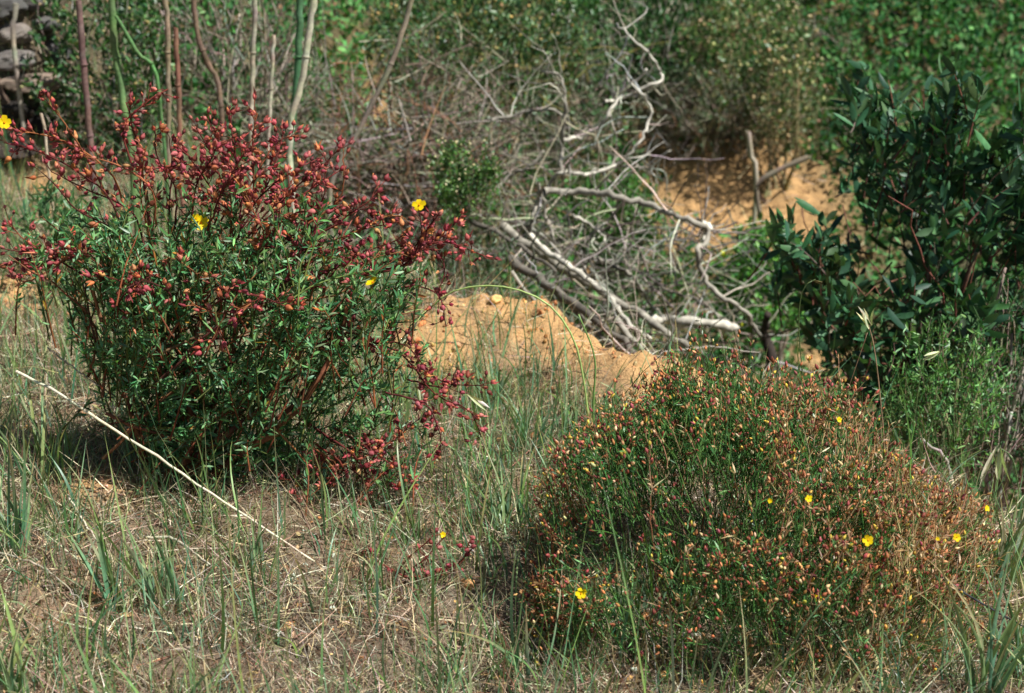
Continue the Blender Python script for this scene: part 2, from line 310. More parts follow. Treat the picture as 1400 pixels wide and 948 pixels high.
# ------------------------------------------------------------------ left shrub
REDS = [srgb(160, 72, 74), srgb(176, 92, 90), srgb(126, 56, 58), srgb(180, 108, 96), srgb(168, 78, 82), srgb(140, 72, 60), srgb(150, 60, 66)]
ORNG = [srgb(190, 112, 72), srgb(180, 88, 66), srgb(198, 136, 88), srgb(150, 84, 58)]
def sepal(mb, p, d, s, c):
    n = R.integers(1, 4); sd = unit(np.asarray(d)+rvec(n)*.55)
    mb.add(*ribbons(np.repeat([p+d*.001], n, 0)+unit(np.cross(sd, rvec(n)))*.0022*s, sd, .012*s*R.uniform(.8, 1.3, n), .0045*s, np.asarray(c)*R.uniform(.6, 1.25), seg=3, bend=rvec(n)*.3))
def left_shrub():
    base = hit(232, 655); Y0 = base[1]; root = thing('red_budded_shrub', 'large green shrub topped with sprays of crimson buds on the left slope', 'shrub', base)
    blobsL = [(300, 420, 172, 110, .20, 140), (262, 525, 110, 80, .14, 72), (425, 515, 120, 78, .13, 58), (105, 340, 80, 60, .14, 45), (490, 385, 90, 50, .12, 50),
              (300, 310, 190, 60, .16, 95), (150, 425, 70, 80, .15, 42), (430, 715, 50, 50, .06, 16), (250, 600, 75, 35, .07, 26), (330, 620, 90, 25, .07, 22), (520, 470, 60, 50, .08, 12), (530, 590, 50, 40, .06, 10), (370, 600, 80, 28, .06, 12)]
    twig = MB(); leaf = MB(); core = base+[.03, 0, .18]; hubs = []
    Ls, Ds, Ws, Cs, Ps, Bs = [], [], [], [], [], []
    for (cu, cv, ru, rv, dy, n) in blobsL:
        hubs.append(at(cu, cv, Y0+R.uniform(-.04, .04)))
        for k in range(n):
            r = R.uniform()**.45; a = R.uniform(0, 2*np.pi); u = cu+ru*r*math.cos(a); v = cv+rv*r*math.sin(a)
            tip = at(u, v, Y0+dy*R.uniform(-1, 1)*math.sqrt(max(1-r*r*.7, 0))-.02)
            d = unit(unit(tip-core)*.55+np.array([0, 0, .55])+R.normal(size=3)*.35)
            ln = R.uniform(.05, .11); st = tip-d*ln; mid = (tip+st)/2+R.normal(size=3)*.006
            pa = curve([st-d*.05-np.array([0, 0, .02]), st, mid, tip], 7)
            twig.add(*tubes(pa, np.linspace(.0016, .0007, 7), cols(1, [srgb(92, 100, 52), srgb(120, 70, 46)])[0], 4))
            nl = R.integers(24, 38); t = R.uniform(.15, 1, nl)**.8*6; i = np.clip(t.astype(int), 0, 5); f = (t-i)[:, None]
            Ps.append(pa[i]*(1-f)+pa[i+1]*f); Ds.append(unit(d*.75+rvec(nl)*.85)); Ls.append(R.uniform(.010, .024, nl)); Ws.append(R.uniform(.0028, .0048, nl))
            Bs.append(norm_noise(nl, .16)); Cs.append(cols(nl, [srgb(84, 138, 84), srgb(66, 116, 74), srgb(104, 156, 98), srgb(118, 158, 92), srgb(132, 162, 120)], .2)*(1+.1*R.normal()))
    P, D, L, W, C, B = map(np.concatenate, (Ps, Ds, Ls, Ws, Cs, Bs))
    y = R.uniform(size=len(P)) < .018; C[y] = cols(y.sum(), [srgb(196, 150, 60), srgb(190, 110, 60)])
    leaf.add(*ribbons(P, D, L, W, C, bend=B, seg=4, fold=.35))
    leaf.build('foliage', M_LEAF, root)
    # woody stems
    bark = [srgb(128, 84, 62), srgb(108, 70, 54), srgb(150, 98, 68)]
    for k, h in enumerate(hubs[:6]+[at(350, 300, Y0), at(200, 260, Y0+.03), at(460, 330, Y0-.03)]):
        b = base+np.array([R.uniform(-.05, .05), R.uniform(-.03, .03), -.02]); md = (b+h)/2+np.array([(h[0]-b[0])*.18, R.uniform(-.03, .03), .0])+R.normal(size=3)*.015
        pa = curve([b, md, h], 14, .003); m = MB(); m.add(*tubes(pa, np.linspace(.008, .0025, 14)*R.uniform(.7, 1.2), cols(14, bark)[None], 7)); m.build('stem', M_WOOD, root)
    for k in range(34):
        h = hubs[R.integers(0, 6)]; e = h+R.normal(size=3)*[.08, .06, .07]+[0, .04, 0]; s = core+R.normal(size=3)*[.06, .04, .06]
        pa = curve([s, (s+h)/2+R.normal(size=3)*.03, e], 9, .002); twig.add(*tubes(pa, np.linspace(.003, .001, 9), cols(1, bark)[0], 5))
    # dead grey strips low down
    tag(twig.build('twigs', M_WOOD, root), kind='stuff')
    # sprays
    S = [  # points, buds, depth offset, orange share, side length
        ([(118, 215), (85, 165), (62, 135)], 7, 0, .1), ([(150, 235), (90, 195), (15, 175)], 15, .02, .1), ([(140, 260), (70, 215), (5, 195)], 13, -.03, .1),
        ([(200, 280), (190, 210), (172, 140)], 14, .02, .2), ([(168, 175), (200, 140), (230, 122)], 9, .02, .05), ([(205, 255), (160, 225), (118, 215)], 10, -.04, .15),
        ([(180, 290), (120, 260), (70, 235)], 10, .04, .25), ([(165, 320), (110, 290), (62, 240)], 7, -.05, .3), ([(195, 290), (192, 250), (200, 200)], 10, -.03, .25),
        ([(230, 300), (235, 240), (232, 190)], 11, .06, .1), ([(300, 280), (265, 225), (240, 195)], 13, 0, .1), ([(330, 290), (322, 210), (312, 150)], 17, .02, .1),
        ([(345, 270), (345, 200), (352, 155)], 16, -.03, .1), ([(340, 290), (300, 225), (268, 175)], 16, .05, .15), ([(350, 290), (375, 225), (388, 180)], 15, .03, .1),
        ([(355, 270), (400, 235), (440, 215)], 15, -.02, .1), ([(370, 285), (425, 240), (470, 200)], 15, .02, .1), ([(375, 290), (420, 262), (462, 235)], 13, .07, .2),
        ([(325, 250), (300, 200), (282, 160)], 14, .08, .05), ([(300, 240), (255, 225), (215, 235)], 12, .02, .15), ([(350, 240), (378, 195), (408, 185)], 13, .09, .05),
        ([(360, 330), (345, 285), (325, 250)], 14, -.06, .7), ([(370, 330), (385, 280), (400, 245)], 13, -.07, .6), ([(330, 310), (290, 270), (262, 250)], 11, -.05, .4),
        ([(300, 270), (320, 235), (345, 190)], 13, -.08, .15), ([(270, 250), (290, 215), (305, 175)], 12, -.06, .1), ([(240, 260), (215, 215), (212, 175)], 11, -.05, .15),
        ([(390, 300), (430, 285), (455, 290)], 9, -.02, .4), ([(395, 330), (450, 300), (500, 285)], 11, .02, .2), ([(470, 300), (505, 275), (520, 258)], 9, -.03, .1),
        ([(462, 275), (470, 240), (468, 218)], 4, 0, .1), ([(425, 360), (480, 320), (545, 303)], 12, .03, .2), ([(420, 340), (450, 345), (510, 350)], 13, -.03, .1),
        ([(440, 390), (470, 360), (500, 375)], 9, -.05, .15), ([(450, 370), (510, 340), (555, 325)], 10, .03, .3), ([(400, 380), (410, 345), (430, 320)], 11, -.05, .1),
        ([(550, 360), (580, 320), (602, 290)], 10, .0, .05), ([(545, 362), (600, 330), (662, 350)], 20, -.02, .05), ([(565, 345), (610, 320), (628, 298)], 9, .03, .05),
        ([(553, 362), (575, 325), (574, 292)], 9, -.04, .05), ([(560, 392), (600, 405), (610, 447)], 10, 0, .1), ([(590, 340), (608, 365), (600, 395)], 9, .0, .3),
        ([(520, 300), (540, 295), (555, 300)], 5, .04, .1), ([(470, 400), (500, 360), (545, 345)], 11, -.06, .1), ([(360, 340), (420, 310), (445, 262)], 14, .04, .15),
        ([(430, 470), (480, 455), (520, 480)], 11, -.02, .05), ([(480, 475), (550, 470), (600, 520), (664, 527)], 22, 0, .1), ([(545, 480), (590, 535), (640, 560), (658, 598)], 16, -.02, .1),
        ([(578, 552), (600, 585), (602, 615)], 9, -.03, .1), ([(610, 530), (622, 510), (625, 502)], 6, .02, .05), ([(470, 612), (530, 605), (582, 565)], 12, -.02, .05),
        ([(400, 610), (435, 640), (500, 625), (555, 590)], 14, -.03, .05), ([(505, 615), (540, 640), (560, 655)], 14, -.03, .1), ([(480, 620), (510, 655), (560, 672)], 11, -.05, .1),
        ([(470, 640), (430, 660), (380, 655)], 11, -.03, .05), ([(460, 640), (430, 675), (400, 690)], 9, -.05, .05), ([(500, 660), (480, 690), (470, 705)], 7, -.03, .1),
        ([(110, 345), (60, 350), (5, 362)], 14, -.03, .05), ([(95, 350), (45, 335), (10, 305)], 9, 0, .05), ([(110, 345), (60, 375), (20, 392)], 9, -.06, .1),
        ([(75, 355), (40, 345), (0, 340)], 10, -.05, .2), ([(120, 340), (80, 350), (40, 368)], 9, .02, .2), ([(205, 410), (165, 385), (130, 378)], 6, -.12, .6),
        ([(160, 420), (185, 390), (215, 375)], 7, -.14, .2), ([(345, 415), (300, 430), (262, 415)], 6, -.14, .05), ([(308, 410), (300, 450), (282, 478)], 6, -.15, .1),
        ([(300, 395), (350, 405), (410, 425)], 8, -.13, .2), ([(230, 400), (200, 385), (170, 395)], 5, -.15, .2), ([(270, 380), (250, 360), (225, 350)], 5, -.1, .3)]
    cand = []
    for (pts, nb, dy, osh) in S:
        P3 = [at(u, v, Y0+dy+R.normal()*.012-.02) for (u, v) in pts]; inner = P3[0]+unit(core+np.array([0, 0, .1])-P3[0])*.07
        pa = curve([inner]+P3, 13, .0008); m = MB(); sc = cols(1, [srgb(112, 52, 44), srgb(92, 42, 38), srgb(140, 88, 58)])[0]
        m.add(*tubes(pa, np.linspace(.0019, .0009, 13), sc, 5)); bp = []
        nb = int(nb*1.25)+1
        for b in range(nb):
            t = 12*(.28+.72*(b+R.uniform(.2, 1))/nb); i = min(int(t), 11); q = pa[i]+(pa[i+1]-pa[i])*(t-i); tg = unit(pa[i+1]-pa[i])
            sd = unit(tg*.55+rvec(1)[0]*.95+np.array([0, 0, .25])); ln = R.uniform(.008, .026)
            e = q+sd*ln; m.add(*tubes(curve([q, (q+e)/2+R.normal(size=3)*.0015, e], 4), [.0008, .0006, .0006, .0008], sc, 4))
            bp.append((e-sd*.001, unit(sd+[0, 0, .35])))
            if R.uniform() < .75:
                e2 = q+unit(sd+rvec(1)[0]*.8)*ln*R.uniform(.5, .9); m.add(*tubes([q, (q+e2)/2, e2], .0006, sc, 4)); bp.append((e2, unit(e2-q)))
        sp = m.build('flower_spray', M_WOOD, root)
        for (p, d) in bp:
            o = R.uniform() < osh; cand.append((p[1]+R.normal()*.03, p, d, cols(1, ORNG if o else REDS, .15, .08)[0], sp))
    cand.sort(key=lambda c: c[0]); rest = MB()
    for k, (_, p, d, c, sp) in enumerate(cand):
        s = R.uniform(.6, 1.12); args = ([p], [d], .0122*s*R.uniform(.9, 1.15), .0085*s*R.uniform(.7, 1.12), c)
        tc = srgb(220, 150, 70) if R.uniform() < .35 else c*.5
        if k < 100: b = MB(); b.add(*blobs(*args, tipcol=tc)); sepal(b, p, d, s, c); b.build('bud', M_BUD, sp)
        else: rest.add(*blobs(*args, tipcol=tc)); sepal(rest, p, d, s, c)
    tag(rest.build('bud_mass', M_BUD, root), kind='stuff')
    for (u, v, fc, s) in [(573, 281, (-.1, -1, .5), .022), (275, 305, (.3, -1, .4), .024), (510, 387, (-.6, -.3, 1), .024), (6, 168, (.3, -1, .3), .022), (268, 299, (-.3, -.8, .5), .016)]:
        flower(at(u, v, Y0-.08), fc, s, root)
    # low sprawling shoots as a thing of its own
    b2 = hit(560, 795); r2 = thing('red_stemmed_sprig', 'small leafless red stemmed sprig lying low between the two shrubs', 'sprig', b2)
    k = 0
    for (pts, nb) in [([(555, 790), (600, 792), (655, 740)], 9), ([(550, 785), (580, 765), (612, 728)], 4), ([(540, 785), (590, 735), (605, 731)], 2), ([(560, 792), (520, 770), (500, 745)], 4), ([(560, 790), (620, 780), (645, 735)], 8), ([(585, 785), (585, 765), (575, 755)], 3)]:
        P3 = [at(u, v, b2[1]+R.normal()*.01-.02) for (u, v) in pts]; pa = curve([b2]+P3, 10, .001); m = MB(); sc = cols(1, [srgb(104, 48, 40)])[0]
        m.add(*tubes(pa, np.linspace(.0018, .0009, 10), sc, 5)); sp = m.build('stem', M_WOOD, r2)
        for j in range(nb):
            i = R.integers(4, 10); q = pa[i]; d = unit(rvec(1)[0]+[0, 0, .4]); bb = MB(); bb.add(*tubes([q, q+d*.004, q+d*.008], .0007, sc, 4)); bb.add(*blobs([q+d*.007], [d], .0105, .0078, cols(1, REDS, .15)[0])); bb.build('bud', M_BUD, sp)
    flower(at(606, 731, b2[1]-.02), (0, -1, .5), .010, r2)
left_shrub()
# ------------------------------------------------------------------ right shrub
def right_shrub():
    g = hit(1045, 815); root = thing('rounded_green_shrub', 'low rounded shrub of fine green stems speckled with orange buds', 'shrub', g); Yc = g[1]+.02
    UT = [715, 745, 780, 830, 900, 1000, 1080, 1150, 1250, 1340, 1375]; VT = [770, 672, 612, 558, 536, 528, 548, 575, 640, 735, 810]
    gxs, gys = np.linspace(-.5, 1.6, 60), np.linspace(1.2, 3.2, 60); GZ = height(*np.meshgrid(gxs, gys), False)
    def GI(x, y): return float(GZ[int(np.clip((y-1.2)/2*59+.5, 0, 59)), int(np.clip((x+.5)/2.1*59+.5, 0, 59))])
    n = 7200; twig = MB(); leaf = MB(); buds = []
    for k in range(n):
        u = R.uniform(722, 1372); b = R.uniform(-1, 1); w = 1-((u-1040)/340)**2*.8
        Y = Yc+(.28*b-.06*sm((u-1040)/200))*math.sqrt(max(w, .05)); ztop = at(np.interp(u, UT, VT), 0, 1)[2]
        top = at(u, np.interp(u, UT, VT)+R.normal()*8-70*float(fbm(np.array([u*.01]), np.array([b*1.6]), 1.3, 3, 8)[0]), Yc)[2]; x = at(u, 700, Y)[0]; gz = GI(x, Y)
        top = gz+(top-gz)*math.sqrt(max(1-.8*b*b, 0.05)); fr = R.uniform()**.55 if R.uniform() < .6 else R.uniform(.85, 1.05)
        spike = R.uniform() < .07
        if spike: fr = R.uniform(1.0, 1.16)
        tip = np.array([x, Y, gz+.02+(top-gz-.02)*fr])
        if not spike and fbm(np.array([x+Y*.7]), np.array([tip[2]+Y*.5]), 10, 2, 123)[0] < -.10: continue
        left = sm((790-u)/60); rt = sm((u-1140)/130)
        b0 = np.array([g[0]+(x-g[0])*.42*R.uniform(.3, 1.3)+R.normal()*.01, g[1]+(Y-g[1])*.4, 0]); b0[2] = float(gz)
        dr = unit(unit(tip-b0)*.7+np.array([0, 0, .6])+R.normal(size=3)*.33); ln = min(np.linalg.norm(tip-b0), R.gamma(4, .016)+.03, .13); tip = tip+R.normal(size=3)*.008
        b0 = tip-dr*ln
        md = (b0+tip)/2+R.normal(size=3)*ln*.07
        pa = curve([b0, md, tip], 6, .0007)
        dead = R.uniform() < (.13+.48*rt+.5*left) or (u > 1040 and fr > .9 and R.uniform() < .35)
        c = cols(1, [srgb(196, 170, 126), srgb(172, 142, 102), srgb(150, 110, 76)] if not left > .4 else [srgb(140, 78, 48), srgb(120, 76, 50)])[0] if dead else cols(1, [srgb(74, 112, 54), srgb(90, 126, 62), srgb(64, 98, 54)])[0]
        twig.add(*tubes(pa, np.linspace(.0009, .0005, 6), c, 3, False))
        nl = R.integers(5, 11); i = R.integers(0, 6, nl); dd = unit(tip-md)
        lc = cols(nl, [srgb(84, 132, 68), srgb(104, 152, 82), srgb(66, 112, 64)]) if not dead else cols(nl, [srgb(180, 144, 100), srgb(150, 104, 66), srgb(198, 172, 130)])
        leaf.add(*ribbons(pa[i]+norm_noise(nl, .001), unit(dd*.8+rvec(nl)*.7), R.uniform(.007, .016, nl), R.uniform(.0014, .0026, nl), lc, bend=norm_noise(nl, .2), seg=2))
        if R.uniform() < (.42+.38*fr)*(1-.5*rt):
            for j in range(R.integers(1, 5)):
                o = unit(dd+rvec(1)[0]*.9); p0 = pa[R.integers(3, 6)]; p = p0+o*R.uniform(.003, .010)
                twig.add(*tubes([p0, (p0+p)/2, p], .0004, c, 3, False))
                q = R.uniform(); cc = cols(1, [srgb(164, 88, 70), srgb(160, 80, 80), srgb(130, 68, 56)] if q < .42 else ([srgb(204, 134, 84), srgb(214, 158, 108), srgb(184, 116, 72)] if q < .84 else [srgb(228, 200, 150), srgb(222, 186, 80)]))[0]
                buds.append((Y+R.normal()*.03-(tip[2]-gz)*.3, p, unit(o+[0, 0, .3]), cc))
    tag(twig.build('twigs', M_DRY, root), kind='stuff'); leaf.build('foliage', M_LEAF, root)
    buds.sort(key=lambda b: b[0]); rest = MB()
    for k, (_, p, d, c) in enumerate(buds):
        s = R.uniform(.65, 1.25); a = ([p], [d], .0072*s*R.uniform(.9, 1.25), .0045*s*R.uniform(.7, 1.1), c*R.uniform(.7, 1.1))
        if k < 100: m = MB(); m.add(*blobs(*a, m=6)); m.build('bud', M_BUD, root)
        else: rest.add(*blobs(*a, m=5, prof=[(0, .3), (.2, .9), (.5, 1), (.8, .55), (1, .05)]))
    tag(rest.build('bud_mass', M_BUD, root), kind='stuff')
    for k in range(9):
        b = g+np.array([R.uniform(-.09, .09), R.uniform(-.09, .02), -.02]); e = b+np.array([R.uniform(-.16, .16), R.uniform(-.1, .1), R.uniform(.10, .18)])
        m = MB(); m.add(*tubes(curve([b, (b+e)/2+R.normal(size=3)*.015, e], 10, .002), np.linspace(.0055, .002, 10), cols(10, [srgb(140, 100, 72), srgb(120, 84, 60)])[None], 6)); m.build('stem', M_WOOD, root)
    for (u, v, s) in [(1187, 739, .016), (1105, 682, .011), (794, 812, .017), (1118, 816, .015), (1147, 574, .009), (1308, 735, .012), (1282, 737, .006), (1053, 685, .007), (1349, 695, .009)]:
        yy = Yc-.27*math.sqrt(max(1-((v-700)/190.)**2 if v > 600 else .05, .1)); yy = min(yy, hit(u, v)[1]-.015)
        flower(at(u, v, yy), (R.normal()*.3, -1, .5), s*.95, root)
right_shrub()
# ------------------------------------------------------------------ bushes
def bush(name, label, cat, cu, cv, Y, ru, rv, dy, n, leafc, leafL, leafW, nl, stemc, up=.5, prof='leaf', mt=None, flow=None, shoot=.12, rad=.0025, mains=7, tw=None, fold=.25, group=None, gx=None, spread=.85, clump=None):
    c = at(cu, cv, Y); b = ground(c[0] if gx is None else gx, Y); root = thing(name, label, cat, b, group); px = Y/F*1.06
    a = R.uniform(0, 2*np.pi, n); r = R.uniform(size=n)**.5; z = R.uniform(-1, 1, n)
    tip = np.stack([c[0]+ru*px*r*np.cos(a), Y+dy*z*np.sqrt(np.maximum(1-.7*r*r, 0)), c[2]+rv*px*r*np.sin(a)], 1)
    tip[:, 2] = np.maximum(tip[:, 2], height(tip[:, 0], tip[:, 1])+.02)
    if clump:
        cc = tip[:clump].copy(); j = R.integers(0, clump, n); tip = cc[j]+norm_noise(n, 1)*[ru*px*.17, dy*.2, rv*px*.14]
    tip[:, 2] = np.maximum(tip[:, 2], height(tip[:, 0], tip[:, 1])+.02)
    core = np.array([c[0], Y, c[2]-rv*px*.8]); d = unit(unit(tip-core)*.6+[0, 0, up]+norm_noise(n, .35)); ln = R.uniform(.6, 1.3, n)[:, None]*shoot
    st = tip-d*ln; K = 6; t = np.linspace(0, 1, K)[None, :, None]; mid = (st+tip)/2+norm_noise(n, shoot*.09)
    pa = (1-t)**2*st[:, None]+2*t*(1-t)*mid[:, None]+t*t*tip[:, None]
    m = MB(); m.add(*tubes(pa, np.linspace(rad, rad*.4, K)[None], cols(n, stemc), 3 if rad < .003 else 4, False))
    if tw:
        s = core+norm_noise(tw, 1)*[ru*px*.3, dy*.3, rv*px*.3]; e = s+norm_noise(tw, 1)*[ru*px*.55, dy*.5, rv*px*.5]; K2 = 7; t2 = np.linspace(0, 1, K2)[None, :, None]
        pa2 = s[:, None]*(1-t2)+e[:, None]*t2+R.normal(size=(tw, K2, 3))*.012; m.add(*tubes(pa2, np.linspace(rad*1.1, rad*.5, K2)[None], cols(tw, stemc), 3, False))
    tag(m.build('twigs', M_WOOD, root), kind='stuff')
    if nl:
        i = R.integers(1, K, (n, nl)); P = pa[np.arange(n)[:, None], i].reshape(-1, 3)+norm_noise(n*nl, .004); D = np.repeat(d, nl, 0); N_ = n*nl
        lm = MB(); LC = np.repeat(1+R.normal(size=(n, 1))*.12, nl, 0)*cols(N_, leafc, .18)
        lm.add(*ribbons(P, unit(D*.8+rvec(N_)*spread), R.uniform(.7, 1.25, N_)*leafL, R.uniform(.8, 1.2, N_)*leafW, LC, bend=norm_noise(N_, .18), seg=4, prof=prof, fold=fold))
        lm.build('foliage', mt or M_LEAF, root)
    if flow:
        nf, fc, fs = flow; j = R.integers(0, n, nf); fm = MB(); fm.add(*blobs(tip[j]+norm_noise(nf, shoot*.12), rvec(nf), fs*1.2, fs, cols(nf, fc), m=5, prof=[(0, .4), (.25, 1), (.7, .9), (1, .2)]))
        tag(fm.build('flower_head', M_PETAL, root), kind='stuff')
    for k in range(mains):
        e = core+R.normal(size=3)*[ru*px*.35, dy*.3, rv*px*.45]+[0, 0, rv*px*.4]; bb = b+np.array([R.normal()*.03, R.normal()*.03, -.03])
        mm = MB(); mm.add(*tubes(curve([bb, (bb+e)/2+R.normal(size=3)*.04, e], 12, .004), np.linspace(.009, .003, 12), cols(12, stemc)[None], 6)); mm.build('stem', M_WOOD, root)
    return root
GT = [srgb(162, 154, 140), srgb(150, 140, 122), srgb(120, 108, 92), srgb(98, 84, 70), srgb(172, 160, 140)]
DG = [srgb(52, 92, 62), srgb(64, 108, 70), srgb(42, 78, 54), srgb(84, 124, 78), srgb(72, 98, 58)]
bush('broadleaf_shrub', 'dark shrub with broad glossy leaves standing in the gully at the right', 'shrub', 1268, 340, 3.25, 172, 200, .42, 300, DG, .052, .016, 11, [srgb(110, 72, 60), srgb(96, 84, 70)], .7, 'oval', M_GLOSS, shoot=.13, rad=.0028, mains=12, tw=60, spread=.8, clump=24)
bush('broadleaf_shrub', 'shaded leafy shrub rising beyond the frame edge, outermost at the right', 'shrub', 1480, 400, 3.1, 130, 260, .4, 170, DG, .048, .015, 9, [srgb(100, 76, 60)], .7, 'oval', M_GLOSS, shoot=.13, rad=.0028, mains=6, tw=30, spread=.75)
bush('narrowleaf_bush', 'bright green narrow leaved bush in front of the dark broadleaf shrub', 'bush', 1285, 535, 2.62, 85, 125, .12, 160, [srgb(96, 146, 76), srgb(74, 122, 66), srgb(120, 164, 90)], .016, .0036, 18, [srgb(100, 110, 70), srgb(128, 112, 92)], 1.0, shoot=.10, rad=.0014, mains=8, tw=30)
bush('narrowleaf_bush', 'grey stemmed narrow leaved bush at the right edge of the picture', 'bush', 1385, 500, 2.85, 75, 130, .15, 130, [srgb(74, 118, 66), srgb(60, 102, 62)], .015, .0035, 14, GT, 1.0, shoot=.12, rad=.0014, mains=8, tw=60)
bush('pale_flowered_bush', 'small bright green bush with tiny pale flowers above the orange bank', 'bush', 640, 262, 3.95, 50, 75, .13, 170, [srgb(84, 122, 56), srgb(66, 104, 58), srgb(104, 140, 72)], .011, .006, 18, [srgb(110, 100, 72)], .7, 'oval', shoot=.07, rad=.0013, mains=4, clump=12, flow=(120, [srgb(226, 216, 176)], .006))
bush('grey_leaved_bush', 'wispy grey green bush trailing down onto the orange bank', 'bush', 668, 370, 3.8, 50, 65, .10, 80, [srgb(104, 128, 94), srgb(88, 112, 84)], .010, .004, 12, [srgb(110, 104, 84)], .3, shoot=.08, rad=.0012, mains=3)
bush('tan_flowered_bush', 'dark leaved bush dotted with tan blossoms behind the reddish cane', 'bush', 140, 90, 4.4, 90, 130, .25, 260, [srgb(48, 84, 46), srgb(64, 104, 54), srgb(84, 116, 60)], .020, .010, 14, GT, .6, 'oval', shoot=.10, rad=.002, tw=60, flow=(150, [srgb(186, 168, 124), srgb(166, 148, 104)], .009))
bush('dead_twig_thicket', 'grey thicket of dead twigs behind the upright pale canes', 'dead bush', 310, 85, 4.7, 140, 130, .3, 420, [srgb(70, 104, 60)], .018, .008, 4, GT, .3, shoot=.24, rad=.0026, tw=260, mains=10)
bush('dead_twig_thicket', 'collapsed brown and grey twig thicket left of the bleached branches', 'dead bush', 540, 180, 4.8, 170, 110, .35, 520, [srgb(84, 112, 64), srgb(66, 96, 56)], .018, .008, 3, GT+[srgb(140, 100, 76)], .1, shoot=.28, rad=.0026, tw=360, mains=10)
bush('olive_bush', 'olive green bush with yellowish stems at the top edge above the thicket', 'bush', 650, 45, 5.5, 150, 80, .35, 380, [srgb(72, 104, 58), srgb(92, 122, 70), srgb(56, 90, 56)], .024, .010, 14, [srgb(132, 124, 70), srgb(110, 104, 80)], .4, 'oval', shoot=.16, rad=.0022, tw=120, flow=(160, [srgb(190, 170, 110)], .012))
bush('tan_flowered_bush', 'sunlit bush full of pale tan blossoms on the far slope', 'bush', 1020, 70, 6.6, 85, 90, .4, 300, [srgb(76, 110, 56), srgb(94, 124, 66)], .026, .011, 12, [srgb(136, 124, 90)], .7, 'oval', shoot=.18, rad=.0025, tw=60, flow=(260, [srgb(190, 178, 132), srgb(170, 158, 114)], .015))
bush('tan_flowered_bush', 'thin bush with a few tan blossoms leaning beside the grey brush patch', 'bush', 1075, 130, 6.2, 50, 60, .25, 120, [srgb(90, 116, 66)], .022, .009, 8, [srgb(136, 124, 90)], .7, 'oval', shoot=.16, rad=.0022, tw=30, flow=(110, [srgb(196, 180, 130)], .014))
bush('dark_green_bush', 'dense dark green bush at the top centre beyond the bleached branches', 'bush', 880, 40, 7.0, 95, 70, .5, 300, [srgb(50, 90, 46), srgb(68, 110, 56)], .032, .014, 14, GT, .6, 'oval', shoot=.2, rad=.003, tw=40)
bush('leafy_undergrowth_bush', 'low bright green bush in the gully behind the arching branch', 'bush', 830, 285, 5.1, 80, 50, .25, 200, [srgb(70, 116, 50), srgb(88, 132, 60)], .024, .012, 12, GT, .5, 'oval', shoot=.12, rad=.002)
bush('leafy_undergrowth_bush', 'bright green bush between the branch tip and the dark broadleaf shrub', 'bush', 1040, 375, 4.8, 60, 75, .25, 240, [srgb(96, 152, 68), srgb(116, 164, 76), srgb(76, 128, 62)], .024, .012, 13, GT, .6, 'oval', shoot=.12, rad=.002, flow=(6, [srgb(222, 206, 70)], .022))
bush('leafy_undergrowth_bush', 'green bush growing low under the bleached branch pile', 'bush', 880, 370, 4.9, 80, 50, .2, 140, [srgb(70, 112, 56), srgb(84, 120, 62)], .022, .011, 10, GT, .5, 'oval', shoot=.12, rad=.002)
bush('grey_brush', 'soft grey brushy bush on the far slope near the green hillside', 'dead bush', 1110, 85, 7.2, 55, 70, .35, 260, [srgb(110, 120, 96)], .02, .007, 3, GT, .5, shoot=.25, rad=.0024, tw=120, mains=4)
bush('grey_brush', 'dry feathery brush on the slope above the orange slip', 'dead bush', 950, 135, 6.6, 90, 45, .35, 260, [srgb(110, 124, 90)], .02, .006, 5, GT+[srgb(160, 130, 100)], .5, shoot=.22, rad=.0022, tw=120, mains=4)
bush('pale_leaved_plant', 'pale green leafy plant behind the left end of the red budded shrub', 'plant', 85, 290, 3.2, 60, 35, .10, 36, [srgb(104, 142, 92), srgb(86, 128, 80)], .030, .006, 12, [srgb(110, 120, 80)], .8, shoot=.08, rad=.0014, mains=2)
bush('wispy_scrub', 'wispy grey scrub behind the raised tips of the bleached branch', 'dead bush', 770, 110, 5.8, 100, 95, .3, 260, [srgb(92, 132, 80), srgb(78, 116, 70)], .022, .009, 9, GT, .3, shoot=.24, rad=.002, tw=110, mains=4)
bush('wispy_scrub', 'sprawling grey scrub between the pale flowered bush and the slanting cane', 'dead bush', 610, 130, 5.1, 120, 110, .3, 280, [srgb(92, 128, 80), srgb(78, 112, 70)], .018, .008, 7, GT, .15, shoot=.26, rad=.0022, tw=300, mains=6)
bush('feathery_bush', 'feathery grey green bush on the slope right of the tan flowered bush', 'bush', 1000, 125, 6.5, 110, 45, .3, 300, [srgb(120, 140, 108), srgb(104, 128, 96)], .02, .005, 8, GT, .5, shoot=.2, rad=.0018, tw=60, mains=4)
FG = [srgb(56, 96, 52), srgb(70, 110, 60), srgb(48, 84, 50)]
for (u, v, Y, ru, rv, lb) in [(1200, 40, 8.2, 80, 60, 'round green bush on the far hillside, left of the top right corner'), (1340, 60, 8.0, 90, 70, 'green bush in the top right corner of the hillside'), (1270, 130, 7.2, 90, 45, 'green bush right behind the top of the broadleaf shrub'),
                              (1160, 190, 6.6, 60, 45, 'small green bush left of the topmost broad leaves')]:
    bush('hillside_bush', lb, 'bush', u, v, Y, ru, rv, .4, 260, FG, .034, .016, 12, GT, .6, 'oval', shoot=.18, rad=.0028, tw=30, group='bushes on the far hillside')
